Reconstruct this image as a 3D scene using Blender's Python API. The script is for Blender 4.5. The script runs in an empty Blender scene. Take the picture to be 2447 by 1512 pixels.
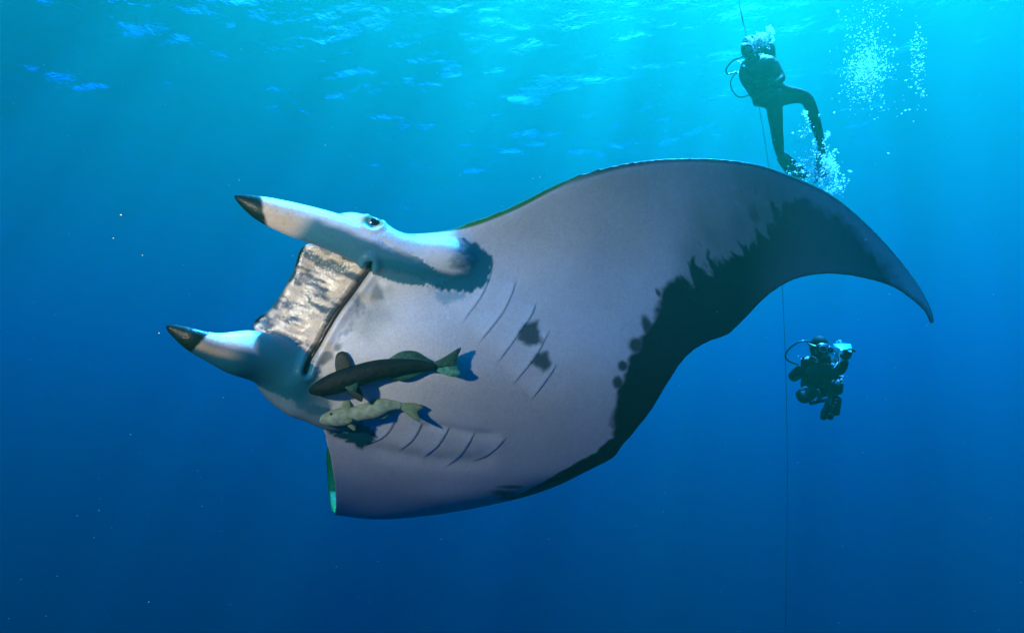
import bpy, bmesh, math, random
import numpy as np
from mathutils import Vector, Matrix
from mathutils.kdtree import KDTree
from mathutils.bvhtree import BVHTree

R = math.radians
scn = bpy.context.scene
C = scn.collection
random.seed(7)

# ------------------------------------------------------------------ camera
FPX = 1594.4                     # focal length in pixels of a 2447 x 1512 picture
CX, CY = 1223.5, 756.0
PITCH = 10.0
cam = bpy.data.cameras.new('camera')
cam_o = bpy.data.objects.new('camera', cam)
C.objects.link(cam_o)
cam.sensor_width = 36.0
cam.lens = 36.0 * FPX / 2447.0
cam.clip_start, cam.clip_end = 0.02, 3000.0
cam_o.rotation_euler = (R(90 + PITCH), 0, 0)
scn.camera = cam_o
CAM = np.array(Matrix.Rotation(R(90 + PITCH), 3, 'X'))

# ------------------------------------------------------------------ exposure, sky, sun
scn.view_settings.view_transform = 'Standard'
scn.view_settings.look = 'None'
scn.view_settings.gamma = 1.0
scn.view_settings.exposure = 4.0
scn.cycles.volume_bounces = 0
scn.cycles.max_bounces = 6
scn.cycles.diffuse_bounces = 2
scn.cycles.glossy_bounces = 2
scn.cycles.transparent_max_bounces = 16
scn.cycles.sample_clamp_indirect = 6.0

SUN_EL, SUN_AZ = 67.0, 40.0
world = bpy.data.worlds.new('World')
scn.world = world
world.use_nodes = True
wnt = world.node_tree
sky = wnt.nodes.new('ShaderNodeTexSky')
sky.sky_type = 'NISHITA'
sky.sun_disc = False
sky.sun_elevation = R(SUN_EL)
sky.sun_rotation = R(SUN_AZ)
wnt.nodes['Background'].inputs[1].default_value = 0.12
wnt.links.new(sky.outputs[0], wnt.nodes['Background'].inputs[0])
sun_dir = Vector((math.sin(R(SUN_AZ)) * math.cos(R(SUN_EL)), math.cos(R(SUN_AZ)) * math.cos(R(SUN_EL)), math.sin(R(SUN_EL))))
sl = bpy.data.lights.new('sun', 'SUN')
sl.energy, sl.angle, sl.color = 5.0, R(0.5), (1.0, 0.97, 0.92)
so = bpy.data.objects.new('sun', sl)
C.objects.link(so)
so.rotation_euler = sun_dir.to_track_quat('Z', 'Y').to_euler()

# the photographer's flash: its light and the fishes' shadows show on the ray's belly
fl = bpy.data.lights.new('flash', 'SPOT')
fl.energy, fl.color = 22.5, (1.0, 0.58, 0.40)
fl.spot_size, fl.spot_blend, fl.shadow_soft_size = R(60), 1.0, 0.05
fl.volume_factor = 0.02          # clear sea water throws very little of a flash straight back
fo = bpy.data.objects.new('flash', fl)
C.objects.link(fo)
fo.location = (-1.60, 0.95, 0.45)
fo.rotation_euler = (Vector(fo.location) - Vector((-0.50, 3.0, 0.62))).to_track_quat('Z', 'Y').to_euler()

SURFACE = 19.0                   # metres from the lens up to the sea surface


# ------------------------------------------------------------------ helpers
def P(px, py, d):
    """A pixel of the 2447 x 1512 picture and a distance along the view axis -> a point in the sea."""
    v = np.array([(px - CX) / FPX * d, -(py - CY) / FPX * d, -d])
    return CAM @ v


def Pn(px, py, d):
    v = np.stack([(px - CX) / FPX * d, -(py - CY) / FPX * d, -d], -1)
    return v @ CAM.T


def project(v):
    c = np.asarray(v) @ CAM
    d = -c[..., 2]
    return CX + c[..., 0] / d * FPX, CY - c[..., 1] / d * FPX, d


def mesh_np(name, v, f):
    me = bpy.data.meshes.new(name)
    me.from_pydata(np.asarray(v).tolist(), [], [tuple(map(int, x)) for x in f])
    me.update()
    return me


def link(name, me, mat=None, parent=None, smooth=True):
    o = bpy.data.objects.new(name, me)
    C.objects.link(o)
    if mat is not None:
        me.materials.append(mat)
    if smooth:
        me.shade_smooth()
    if parent is not None:
        o.parent = parent
        o.matrix_parent_inverse = parent.matrix_basis.inverted()
    return o


def empty(name, loc):
    o = bpy.data.objects.new(name, None)
    o.empty_display_size = 0.1
    C.objects.link(o)
    o.location = Vector([float(x) for x in loc])
    return o


def tag(o, label, cat, group=None):
    o['label'], o['category'] = label, cat
    if group:
        o['group'] = group
    return o


def grid_faces(n, m, wrap=False):
    i = np.arange(n * m).reshape(n, m)
    if wrap:
        j = np.concatenate([i, i[:, :1]], 1)
    else:
        j = i
    return np.stack([j[:-1, :-1], j[:-1, 1:], j[1:, 1:], j[1:, :-1]], -1).reshape(-1, 4)


def catmull(pts, n):
    pts = np.asarray(pts, float)
    k = len(pts)
    t = np.linspace(0, k - 1, n)
    i = np.clip(np.floor(t).astype(int), 0, k - 2)
    f = (t - i)[(...,) + (None,) * (pts.ndim - 1)]
    ext = np.concatenate([2 * pts[:1] - pts[1:2], pts, 2 * pts[-1:] - pts[-2:-1]])
    a, b, c, d = ext[i], ext[i + 1], ext[i + 2], ext[i + 3]
    return 0.5 * (2 * b + (c - a) * f + (2 * a - 5 * b + 4 * c - d) * f ** 2 + (3 * b - a - 3 * c + d) * f ** 3)


def tube(path, radii, seg=12, up=None, flat=1.0, n=None, capped=True):
    """Loft of ellipses along a path of 3-D points; flat squeezes along `up`."""
    path = np.asarray(path, float)
    radii = np.asarray(radii, float)
    if n:
        path, radii = catmull(path, n), np.maximum(catmull(radii, n), 0.0004)
    t = np.gradient(path, axis=0)
    t /= np.linalg.norm(t, axis=1)[:, None] + 1e-12
    if up is None:
        up = np.array([0.31, -0.2, 0.93])
    up = np.asarray(up, float)
    rings = []
    for p, tt, r in zip(path, t, radii):
        a = np.cross(tt, up)
        a /= np.linalg.norm(a) + 1e-12
        b = np.cross(a, tt)
        ang = np.linspace(0, 2 * math.pi, seg, endpoint=False)
        rings.append(p + r * (np.cos(ang)[:, None] * a + flat * np.sin(ang)[:, None] * b))
    v = np.concatenate(rings)
    f = [tuple(x) for x in grid_faces(len(path), seg, wrap=True)]
    if capped:
        v = np.concatenate([v, [path[0] - t[0] * radii[0] * 0.5, path[-1] + t[-1] * radii[-1] * 0.5]])
        a, b, last = len(v) - 2, len(v) - 1, (len(path) - 1) * seg
        for s in range(seg):
            f.append((a, (s + 1) % seg, s))
            f.append((b, last + s, last + (s + 1) % seg))
    return v, f


def ellipsoid(c, ax, seg=16, rings=10):
    """ax: 3x3 rows are the scaled axes."""
    th = np.linspace(0, math.pi, rings + 1)[1:-1]
    ph = np.linspace(0, 2 * math.pi, seg, endpoint=False)
    v = [[math.sin(a) * math.cos(b), math.sin(a) * math.sin(b), math.cos(a)] for a in th for b in ph]
    v = np.array(v + [[0, 0, 1], [0, 0, -1]])
    f = [tuple(x) for x in grid_faces(rings - 1, seg, wrap=True)]
    n = (rings - 1) * seg
    for s in range(seg):
        f.append((n, (s + 1) % seg, s))
        f.append((n + 1, n - seg + s, n - seg + (s + 1) % seg))
    return v @ np.asarray(ax, float) + np.asarray(c, float), f


def join(parts):
    vs, fs, o = [], [], 0
    for v, f in parts:
        vs.append(np.asarray(v))
        fs += [tuple(int(i) + o for i in x) for x in f]
        o += len(v)
    return np.concatenate(vs), fs


def fix_normals(me):
    bm = bmesh.new()
    bm.from_mesh(me)
    bmesh.ops.recalc_face_normals(bm, faces=bm.faces)
    bm.to_mesh(me)
    bm.free()
    return me


# value noise in 2-D
_rng = np.random.default_rng(11)
_tab = _rng.random((256, 256))


def vnoise(x, y):
    xi, yi = np.floor(x).astype(int), np.floor(y).astype(int)
    fx, fy = x - xi, y - yi
    fx, fy = fx * fx * (3 - 2 * fx), fy * fy * (3 - 2 * fy)
    g = lambda a, b: _tab[(yi + b) % 256, (xi + a) % 256]
    return (g(0, 0) * (1 - fx) + g(1, 0) * fx) * (1 - fy) + (g(0, 1) * (1 - fx) + g(1, 1) * fx) * fy


def fbm(x, y, oct=4):
    s, a, t = 0.0, 0.5, 0.0
    for k in range(oct):
        s = s + a * (vnoise(x * 2 ** k + 17.3 * k, y * 2 ** k + 5.1 * k) - 0.5)
        t += a
        a *= 0.5
    return s / t * 2          # about -1..1


def sstep(a, b, x):
    t = np.clip((x - a) / (b - a), 0, 1)
    return t * t * (3 - 2 * t)


def seg_dist(x, y, poly, closed=False):
    """Distance to a polyline; also the signed side and the fraction along it."""
    poly = np.asarray(poly, float)
    if closed:
        poly = np.concatenate([poly, poly[:1]])
    best = np.full(x.shape, 1e9)
    side = np.zeros(x.shape)
    frac = np.zeros(x.shape)
    n = len(poly) - 1
    for k in range(n):
        (ax, ay), (bx, by) = poly[k], poly[k + 1]
        ux, uy = bx - ax, by - ay
        t = np.clip(((x - ax) * ux + (y - ay) * uy) / (ux * ux + uy * uy), 0, 1)
        dx, dy = x - ax - t * ux, y - ay - t * uy
        d = np.hypot(dx, dy)
        m = d < best
        best = np.where(m, d, best)
        side = np.where(m, np.sign(ux * dy - uy * dx), side)
        frac = np.where(m, (k + t) / n, frac)
    return best, side, frac


def poly_sd(x, y, poly):
    """Signed distance to a closed polygon, negative inside."""
    poly = np.asarray(poly, float)
    d, _, _ = seg_dist(x, y, poly, closed=True)
    inside = np.zeros(x.shape, bool)
    n = len(poly)
    for k in range(n):
        (ax, ay), (bx, by) = poly[k], poly[(k + 1) % n]
        c = (ay > y) != (by > y)
        if ay != by:
            inside ^= c & (x < (bx - ax) * (y - ay) / (by - ay) + ax)
    return np.where(inside, -d, d)


def crop(x0, y0, s):
    """Coordinates read off an enlarged crop of the photograph -> picture pixels."""
    def f(pts):
        return [((x0 + s * p[0]) / 1.02166, (y0 + s * p[1]) / 1.02166) for p in pts]
    return f


# ------------------------------------------------------------------ materials
def material(name, col=(0.5, 0.5, 0.5), rough=0.5, spec=0.5, vary=0.0, scale=20.0, bump=0.0, attr=None, sheen=0.0, trans=0.0):
    m = bpy.data.materials.new(name)
    m.use_nodes = True
    nt = m.node_tree
    b = nt.nodes['Principled BSDF']
    b.inputs['Roughness'].default_value = rough
    b.inputs['Specular IOR Level'].default_value = spec
    tc = nt.nodes.new('ShaderNodeTexCoord')
    nz = nt.nodes.new('ShaderNodeTexNoise')
    nz.inputs['Scale'].default_value = scale
    nz.inputs['Detail'].default_value = 5.0
    nt.links.new(tc.outputs['Object'], nz.inputs['Vector'])
    mix = nt.nodes.new('ShaderNodeMix')
    mix.data_type = 'RGBA'
    mix.blend_type = 'MULTIPLY'
    mix.inputs['Factor'].default_value = 1.0
    if attr:
        a = nt.nodes.new('ShaderNodeAttribute')
        a.attribute_name = attr
        nt.links.new(a.outputs['Color'], mix.inputs['A'])
    else:
        mix.inputs['A'].default_value = (*col, 1)
    mr = nt.nodes.new('ShaderNodeMapRange')
    mr.inputs['From Min'].default_value, mr.inputs['From Max'].default_value = 0.3, 0.7
    mr.inputs['To Min'].default_value, mr.inputs['To Max'].default_value = 1 - vary, 1 + vary
    nt.links.new(nz.outputs[0], mr.inputs['Value'])
    nt.links.new(mr.outputs[0], mix.inputs['B'])
    nt.links.new(mix.outputs['Result'], b.inputs['Base Color'])
    if bump:
        bp = nt.nodes.new('ShaderNodeBump')
        bp.inputs['Strength'].default_value = 1.0
        bp.inputs['Distance'].default_value = bump
        nt.links.new(nz.outputs[0], bp.inputs['Height'])
        nt.links.new(bp.outputs[0], b.inputs['Normal'])
    if trans:
        out = nt.nodes['Material Output']
        tl = nt.nodes.new('ShaderNodeBsdfTranslucent')
        nt.links.new(mix.outputs['Result'], tl.inputs[0])
        mx = nt.nodes.new('ShaderNodeMixShader')
        mx.inputs[0].default_value = trans
        nt.links.new(b.outputs[0], mx.inputs[1])
        nt.links.new(tl.outputs[0], mx.inputs[2])
        nt.links.new(mx.outputs[0], out.inputs[0])
    return m


M_RAY = material('ray_skin', attr='skin', rough=0.45, spec=0.1, vary=0.10, scale=110, bump=0.002)
M_SLIT = material('slit_dark', (0.015, 0.02, 0.022), rough=0.6, vary=0.3)
M_LIP = material('lip_brown', (0.030, 0.012, 0.007), rough=0.35, vary=0.5, scale=30)
M_EYE = material('eye_dark', (0.006, 0.012, 0.012), rough=0.12, spec=0.7)
M_NEO = material('neoprene', (0.010, 0.011, 0.012), rough=0.75, spec=0.12, vary=0.4, scale=25, bump=0.003)
M_GEAR = material('black_nylon', (0.012, 0.013, 0.015), rough=0.6, spec=0.25, vary=0.4, scale=40, bump=0.003)
M_RUB = material('black_rubber', (0.008, 0.008, 0.009), rough=0.35)
M_METAL = material('gear_metal', (0.45, 0.47, 0.48), rough=0.22, spec=0.8)
M_TANK = material('tank_paint', (0.02, 0.022, 0.025), rough=0.3, vary=0.3)
M_TEAL = material('turquoise_plastic', (0.06, 0.70, 0.62), rough=0.35, vary=0.1, trans=0.5)
M_GLASS = material('mask_glass', (0.02, 0.03, 0.035), rough=0.06, spec=0.9)
M_SKIN = material('person_skin', (0.35, 0.22, 0.17), rough=0.5)
M_ROPE = material('rope', (0.07, 0.075, 0.08), rough=0.8, vary=0.3, scale=80)
M_BUB = material('bubble', (0.88, 0.9, 0.9), rough=0.12, spec=0.8)
nt = M_BUB.node_tree
_o, _p = nt.nodes['Material Output'], nt.nodes['Principled BSDF']
_t, _l = nt.nodes.new('ShaderNodeBsdfTransparent'), nt.nodes.new('ShaderNodeBsdfTranslucent')
_l.inputs[0].default_value = (0.92, 0.92, 0.92, 1)
_a, _b = nt.nodes.new('ShaderNodeMixShader'), nt.nodes.new('ShaderNodeMixShader')
_a.inputs[0].default_value, _b.inputs[0].default_value = 0.6, 0.3
nt.links.new(_p.outputs[0], _a.inputs[1])
nt.links.new(_l.outputs[0], _a.inputs[2])
nt.links.new(_a.outputs[0], _b.inputs[1])
nt.links.new(_t.outputs[0], _b.inputs[2])
nt.links.new(_b.outputs[0], _o.inputs[0])
M_SNOW = material('particle', (0.6, 0.6, 0.55), rough=0.8)

# ------------------------------------------------------------------ the sea: body of water and its surface
SCAT, ABSO, ANISO = (0.0005, 0.0138, 0.0057), (0.17, 0.0535, 0.0150), 0.73
m = bpy.data.materials.new('sea_water')
m.use_nodes = True
nt = m.node_tree
nt.nodes.clear()
out = nt.nodes.new('ShaderNodeOutputMaterial')
pv = nt.nodes.new('ShaderNodeVolumePrincipled')
dens = max(s + a for s, a in zip(SCAT, ABSO)) * 1.001
pv.inputs['Density'].default_value = dens
pv.inputs['Color'].default_value = tuple(s / dens for s in SCAT) + (1,)
pv.inputs['Absorption Color'].default_value = tuple((1 - a / (dens - s)) ** 2 for s, a in zip(SCAT, ABSO)) + (1,)
pv.inputs['Anisotropy'].default_value = ANISO
nt.links.new(pv.outputs[0], out.inputs['Volume'])
x0, x1, y0, y1, z0, z1 = -420, 420, -110, 690, -420, SURFACE - 0.75
hv = [(x, y, z) for x in (x0, x1) for y in (y0, y1) for z in (z0, z1)]
haze = link('haze', mesh_np('haze', hv, [(0, 1, 3, 2), (4, 6, 7, 5), (0, 4, 5, 1), (2, 3, 7, 6), (0, 2, 6, 4), (1, 5, 7, 3)]), m, smooth=False)
haze['kind'] = 'stuff'
haze['label'] = 'clear blue sea water that fades the divers and the line'


def sea_surface():
    xs = np.concatenate([np.linspace(-420, -61, 24), np.linspace(-60, 60, 560), np.linspace(61, 420, 24)])
    ys = np.concatenate([np.linspace(-110, 18, 10), np.linspace(19, 105, 500), np.linspace(106, 690, 30)])
    X, Y = np.meshgrid(xs, ys)
    Z = np.zeros_like(X)
    rng = np.random.default_rng(4)
    for k in range(110):
        lam = math.exp(rng.uniform(math.log(0.6), math.log(9)))
        th, ph = rng.normal(R(70), R(45)), rng.uniform(0, 6.28)
        amp = 0.0047 * lam ** 0.8 * rng.uniform(0.5, 1.2)
        kk = 6.283 / lam
        Z += amp * np.sin(kk * (X * math.cos(th) + Y * math.sin(th)) + ph)
    Z = np.clip(Z, -0.6, 1.0)
    v = np.stack([X, Y, Z + SURFACE], -1).reshape(-1, 3)
    return mesh_np('sea_surface', v, grid_faces(*X.shape))


m = bpy.data.materials.new('sea_surface')
m.use_nodes = True
nt = m.node_tree
nt.nodes.clear()
N = nt.nodes.new
out, fr, tr, gl, mx = N('ShaderNodeOutputMaterial'), N('ShaderNodeFresnel'), N('ShaderNodeBsdfTransparent'), N('ShaderNodeBsdfGlossy'), N('ShaderNodeMixShader')
fr.inputs[0].default_value = 1.33
gl.inputs['Roughness'].default_value = 0.05
tc, n1, n2, bp = N('ShaderNodeTexCoord'), N('ShaderNodeTexNoise'), N('ShaderNodeTexNoise'), N('ShaderNodeBump')
n1.inputs['Scale'].default_value, n1.inputs['Detail'].default_value = 3.8, 4.0
bp.inputs['Strength'].default_value, bp.inputs['Distance'].default_value = 1.0, 0.045
nt.links.new(tc.outputs['Object'], n1.inputs['Vector'])
nt.links.new(n1.outputs[0], bp.inputs['Height'])
nt.links.new(bp.outputs[0], fr.inputs['Normal'])
nt.links.new(bp.outputs[0], gl.inputs['Normal'])
# patchy noise in the transparency imitates ripples gathering light into shafts
n2.inputs['Scale'].default_value, n2.inputs['Detail'].default_value = 0.42, 2.0
mp = N('ShaderNodeMapping')
mp.inputs['Location'].default_value = (13.0, 7.5, 0.0)
nt.links.new(tc.outputs['Object'], mp.inputs['Vector'])
nt.links.new(mp.outputs[0], n2.inputs['Vector'])
mr = N('ShaderNodeMapRange')
mr.inputs['From Min'].default_value, mr.inputs['From Max'].default_value = 0.42, 0.60
mr.inputs['To Min'].default_value, mr.inputs['To Max'].default_value = 0.38, 1.0
nt.links.new(n2.outputs[0], mr.inputs['Value'])
nt.links.new(mr.outputs[0], tr.inputs[0])
nt.links.new(fr.outputs[0], mx.inputs[0])
nt.links.new(tr.outputs[0], mx.inputs[1])
nt.links.new(gl.outputs[0], mx.inputs[2])
nt.links.new(mx.outputs[0], out.inputs[0])
sea = link('sea_surface', sea_surface(), m)
sea['kind'] = 'structure'

# ------------------------------------------------------------------ the ray
def belly_depth(px, py):
    px, py = np.asarray(px, float), np.asarray(py, float)
    d = 3.12 + 0.55 * np.maximum(px - 1050, 0) / 1000 + 0.35 * np.minimum(px - 1050, 0) / 1000
    d = d - 0.11 * np.exp(-(((px - 1030) / 330) ** 2 + ((py - 830) / 190) ** 2))
    d = d + 0.25 * (np.maximum(py - 840, 0) / 250) ** 2 - 0.16 * (np.maximum(640 - py, 0) / 240) ** 1.3
    d = d + 0.10 * (np.maximum(px - 1800, 0) / 400) ** 2
    return d


COLS = [0.0, 0.2, 0.45, 0.75, 1.0]


def row(L, T, mids=None):
    pts = []
    for k, u in enumerate(COLS):
        x, y = L[0] + (T[0] - L[0]) * u, L[1] + (T[1] - L[1]) * u
        if mids and k in mids:
            x, y = mids[k]
        pts.append(P(x, y, float(belly_depth(x, y))))
    return pts


def row3(*pts):
    return [P(*p) for p in pts]


stations = [
    (row((2235, 772), (2229, 772)), 0.030),
    (row((2226, 735), (2205, 735)), 0.032),
    (row((2186, 664), (2130, 683)), 0.040),
    (row((2100, 563), (2010, 656)), 0.050),
    (row((2000, 476), (1915, 664)), 0.062),
    (row((1900, 427), (1845, 700)), 0.075),
    (row((1790, 393), (1785, 758)), 0.090),
    (row((1650, 382), (1742, 799)), 0.105),
    (row((1500, 396), (1690, 819)), 0.125),
    (row((1360, 437), (1640, 854)), 0.155),
    (row((1230, 502), (1600, 912)), 0.195),
    (row((1110, 546), (1560, 978)), 0.240),
    (row((1010, 560), (1528, 1020)), 0.280),
    (row((850, 575), (1508, 1044)), 0.310),
    (row((722, 582), (1497, 1056)), 0.320),
    (row((690, 652), (1489, 1066)), 0.320),
    (row((643, 728), (1482, 1076)), 0.320),
    (row((597, 778), (1477, 1084)), 0.320),
    (row((655, 905), (1471, 1091)), 0.300),
    (row((757, 1006), (1452, 1104)), 0.250),
    (row3((783, 1075, 3.24), (930, 1118, 3.36), (1100, 1142, 3.50), (1260, 1146, 3.61), (1400, 1129, 3.68)), 0.190),
    (row3((797, 1150, 3.40), (930, 1188, 3.56), (1080, 1196, 3.66), (1220, 1186, 3.80), (1335, 1160, 3.88)), 0.140),
    (row3((801, 1205, 3.60), (920, 1232, 3.78), (1050, 1224, 3.92), (1150, 1210, 4.02), (1255, 1187, 4.06)), 0.105),
    (row3((797, 1230, 3.90), (890, 1238, 4.02), (1000, 1230, 4.12), (1100, 1214, 4.20), (1190, 1196, 4.25)), 0.085),
    (row3((787, 1206, 4.15), (870, 1206, 4.25), (960, 1196, 4.35), (1060, 1180, 4.40), (1140, 1165, 4.45)), 0.070),
    (row3((780, 1140, 4.30), (850, 1140, 4.40), (930, 1130, 4.50), (1010, 1110, 4.55), (1080, 1100, 4.60)), 0.060),
    (row3((779, 1075, 4.36), (840, 1075, 4.46), (900, 1065, 4.52), (960, 1055, 4.56), (1010, 1050, 4.60)), 0.045),
    (row3((800, 1020, 4.40), (815, 1012, 4.42), (830, 1008, 4.44), (842, 1004, 4.45), (850, 1000, 4.45)), 0.030),
]


def disc():
    NU, NV = 90, 260
    net = np.array([s[0] for s in stations])
    tm = catmull(np.array([s[1] for s in stations])[:, None], NV)[:, 0]
    g = catmull(net, NV)                                   # NV x 5 x 3
    # columns are uneven: resample to even chord steps
    us = (1 - np.cos(np.linspace(0, math.pi, NU))) / 2
    gg = catmull(np.swapaxes(g, 0, 1), 81)                 # 81 x NV x 3 along column index
    tcol = np.interp(us, COLS, np.arange(5)) / 4 * 80
    i = np.clip(np.floor(tcol).astype(int), 0, 79)
    f = (tcol - i)[:, None, None]
    S = np.swapaxes(gg[i] * (1 - f) + gg[i + 1] * f, 0, 1)  # NV x NU x 3
    du, dv = np.gradient(S, axis=1), np.gradient(S, axis=0)
    n = np.cross(du, dv)
    n /= np.linalg.norm(n, axis=2)[..., None] + 1e-12
    mid = S[NV // 2, NU // 2]
    if np.dot(n[NV // 2, NU // 2], -mid) < 0:
        n = -n
    for _ in range(6):                                      # soften normals before offsetting
        n = (n + np.roll(n, 1, 0) + np.roll(n, -1, 0)) / 3
    n /= np.linalg.norm(n, axis=2)[..., None] + 1e-12
    prof = np.where(us < 0.3, np.sqrt(np.maximum(us, 0) / 0.3) * 0.9 + 0.1 * us / 0.3, 1 - 0.93 * ((us - 0.3) / 0.7) ** 1.15)
    t = np.maximum(tm[:, None] * prof[None], 0.020)
    out_dir = -du / (np.linalg.norm(du, axis=2)[..., None] + 1e-12)
    sv = np.linspace(0, len(stations) - 1, NV)
    push = np.interp(sv, [0, 4, 7, 9, 12, 12.6, 13, 27], [0.006, 0.014, 0.022, 0.034, 0.040, 0.02, 0.0, 0.0])
    D = S - n * t[..., None] + out_dir * (push[:, None] * np.exp(-us / 0.04)[None])[..., None]
    v = np.concatenate([S.reshape(-1, 3), D.reshape(-1, 3)])
    o = NV * NU
    f = [tuple(q) for q in grid_faces(NV, NU)]
    f += [(q[3] + o, q[2] + o, q[1] + o, q[0] + o) for q in f[:]]
    idx = np.arange(o).reshape(NV, NU)
    loop = list(idx[0, :]) + list(idx[1:, -1]) + list(idx[-1, -2::-1]) + list(idx[-2:0:-1, 0])
    for a, b in zip(loop, loop[1:] + loop[:1]):
        f.append((b, a, a + o, b + o))
    kind = np.concatenate([np.zeros(o), np.ones(o)])
    return v, f, kind


def horn(spec, seg=28, n=70, flat=0.9):
    """spec: (px, py, depth, radius in pixels)"""
    path = [P(x, y, d) for x, y, d, r in spec]
    rad = [r * d / FPX for x, y, d, r in spec]
    return tube(path, rad, seg=seg, n=n, up=CAM @ np.array([0, 0, 1.0]), flat=flat)


upper_horn = [(556, 467, 2.70, 3), (566, 471, 2.705, 9), (590, 483, 2.72, 20), (636, 503, 2.75, 33), (720, 531, 2.83, 43), (800, 557, 2.89, 47),
              (880, 590, 2.95, 50), (950, 616, 3.01, 50), (1010, 634, 3.07, 46), (1060, 648, 3.14, 40), (1100, 655, 3.22, 28)]
lower_horn = [(392, 779, 2.58, 3), (402, 782, 2.585, 10), (425, 793, 2.595, 19), (460, 811, 2.61, 29), (510, 830, 2.68, 38), (560, 841, 2.76, 53),
              (610, 848, 2.86, 63), (665, 872, 2.95, 63), (725, 915, 3.01, 54), (780, 948, 3.11, 42), (820, 970, 3.20, 24)]
side_ridge = [(610, 922, 2.93, 6), (650, 946, 2.97, 20), (700, 968, 3.01, 27), (750, 988, 3.06, 30), (800, 1005, 3.13, 26), (840, 1015, 3.20, 14)]
brow = [(780, 526, 2.93, 8), (830, 530, 2.93, 24), (870, 543, 2.95, 31), (905, 559, 2.97, 34), (950, 582, 3.00, 34), (1010, 604, 3.04, 32), (1060, 622, 3.08, 20)]
shoulder = [(980, 600, 3.02, 26), (1030, 606, 3.05, 36), (1080, 612, 3.08, 40), (1125, 622, 3.13, 26)]

dv, df, dk = disc()
src = [(dv, df, dk)]
for spec, k in ((upper_horn, 2), (lower_horn, 3), (side_ridge, 5), (brow, 4), (shoulder, 4)):
    v, f = horn(spec, flat={2: 0.82, 3: 0.72}.get(k, 0.9))
    src.append((v, f, np.full(len(v), float(k))))
av, af = join([(v, f) for v, f, k in src])
ak = np.concatenate([k for v, f, k in src])
raw = fix_normals(mesh_np('ray_raw', av, af))
raw_o = bpy.data.objects.new('ray_raw', raw)
C.objects.link(raw_o)
rm = raw_o.modifiers.new('remesh', 'REMESH')
rm.mode, rm.voxel_size = 'VOXEL', 0.0075
sm = raw_o.modifiers.new('smooth', 'SMOOTH')
sm.factor, sm.iterations = 0.5, 16
dg = bpy.context.evaluated_depsgraph_get()
body_me = bpy.data.meshes.new_from_object(raw_o.evaluated_get(dg))
bpy.data.objects.remove(raw_o)
bpy.data.meshes.remove(raw)
nv = len(body_me.vertices)
co = np.empty(nv * 3)
body_me.vertices.foreach_get('co', co)
co = co.reshape(-1, 3)
no = np.empty(nv * 3)
body_me.vertices.foreach_get('normal', no)
no = no.reshape(-1, 3)
kd = KDTree(len(av))
for i, p in enumerate(av):
    kd.insert(p, i)
kd.balance()
kind = np.array([ak[kd.find(p)[1]] for p in co])
px, py, pd = project(co)
# melt the roots of the head fins into the body
eg = np.empty(len(body_me.edges) * 2, int)
body_me.edges.foreach_get('vertices', eg)
eg = eg.reshape(-1, 2)
deg = np.bincount(eg.ravel(), minlength=nv).astype(float)
melt = np.maximum(sstep(860, 960, px) * sstep(1240, 1160, px) * sstep(520, 550, py) * sstep(780, 730, py),
                  sstep(690, 740, px) * sstep(920, 860, px) * sstep(860, 900, py) * sstep(1030, 1000, py))
melt = np.maximum(melt, 0.40 * sstep(560, 620, px) * sstep(900, 820, px) * sstep(560, 600, py) * sstep(1000, 960, py))
melt = np.maximum(melt, 0.30 * sstep(740, 800, px) * sstep(960, 900, px) * sstep(545, 560, py) * sstep(640, 610, py)) * (pd < 3.6)
rim0, _, _ = seg_dist(px, py, [(1005, 558), (1110, 545), (1230, 500), (1360, 435), (1500, 393), (1650, 378), (1790, 390), (1900, 424), (2000, 473), (2100, 560)])
melt = np.maximum(melt, 0.22 * sstep(24, 12, rim0) * sstep(1900, 1600, px))
for _ in range(150):
    avg = np.stack([np.bincount(eg[:, 0], co[eg[:, 1], k], nv) + np.bincount(eg[:, 1], co[eg[:, 0], k], nv) for k in range(3)], 1) / deg[:, None]
    co = co + (avg - co) * (0.6 * melt)[:, None]
body_me.vertices.foreach_set('co', co.ravel())
body_me.update()
body_me.vertices.foreach_get('normal', no.ravel() if False else (tmp := np.empty(nv * 3)))
no = tmp.reshape(-1, 3)
px, py, pd = project(co)
facing = (no * -co).sum(1) / np.linalg.norm(co, axis=1)      # 1 faces the lens

k5 = crop(780, 480, 0.1962)
k3 = crop(730, 820, 0.1921)
k2 = crop(700, 800, 0.3307)
kg = crop(1100, 370, 0.4167)
k1 = crop(380, 430, 0.3770)
gills = [kg(q) for q in (
    [(243, 665), (235, 720), (180, 850), (60, 1015)],
    [(385, 752), (355, 850), (290, 970), (160, 1130)],
    [(500, 890), (480, 950), (420, 1040), (265, 1255)],
    [(582, 1040), (530, 1150), (470, 1240), (360, 1370)],
    [(622, 1243), (590, 1300), (540, 1370), (480, 1450)])]
gills += [k2(q) for q in (
    [(815, 655), (760, 760), (690, 825), (550, 885)],
    [(1005, 700), (970, 770), (920, 840), (830, 920)],
    [(1210, 735), (1160, 810), (1110, 880), (1000, 985)],
    [(1400, 765), (1330, 880), (1270, 970), (1170, 1040)],
    [(1625, 805), (1560, 880), (1470, 960), (1370, 1000)])]
mouth = k1([(1388, 575), (1372, 615), (1290, 730), (1190, 860), (1115, 980), (1050, 1100), (1000, 1190), (975, 1270)])

belly = ((kind == 0) & (facing > -0.2)).astype(float)
front = (facing > 0.05).astype(float)
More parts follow.
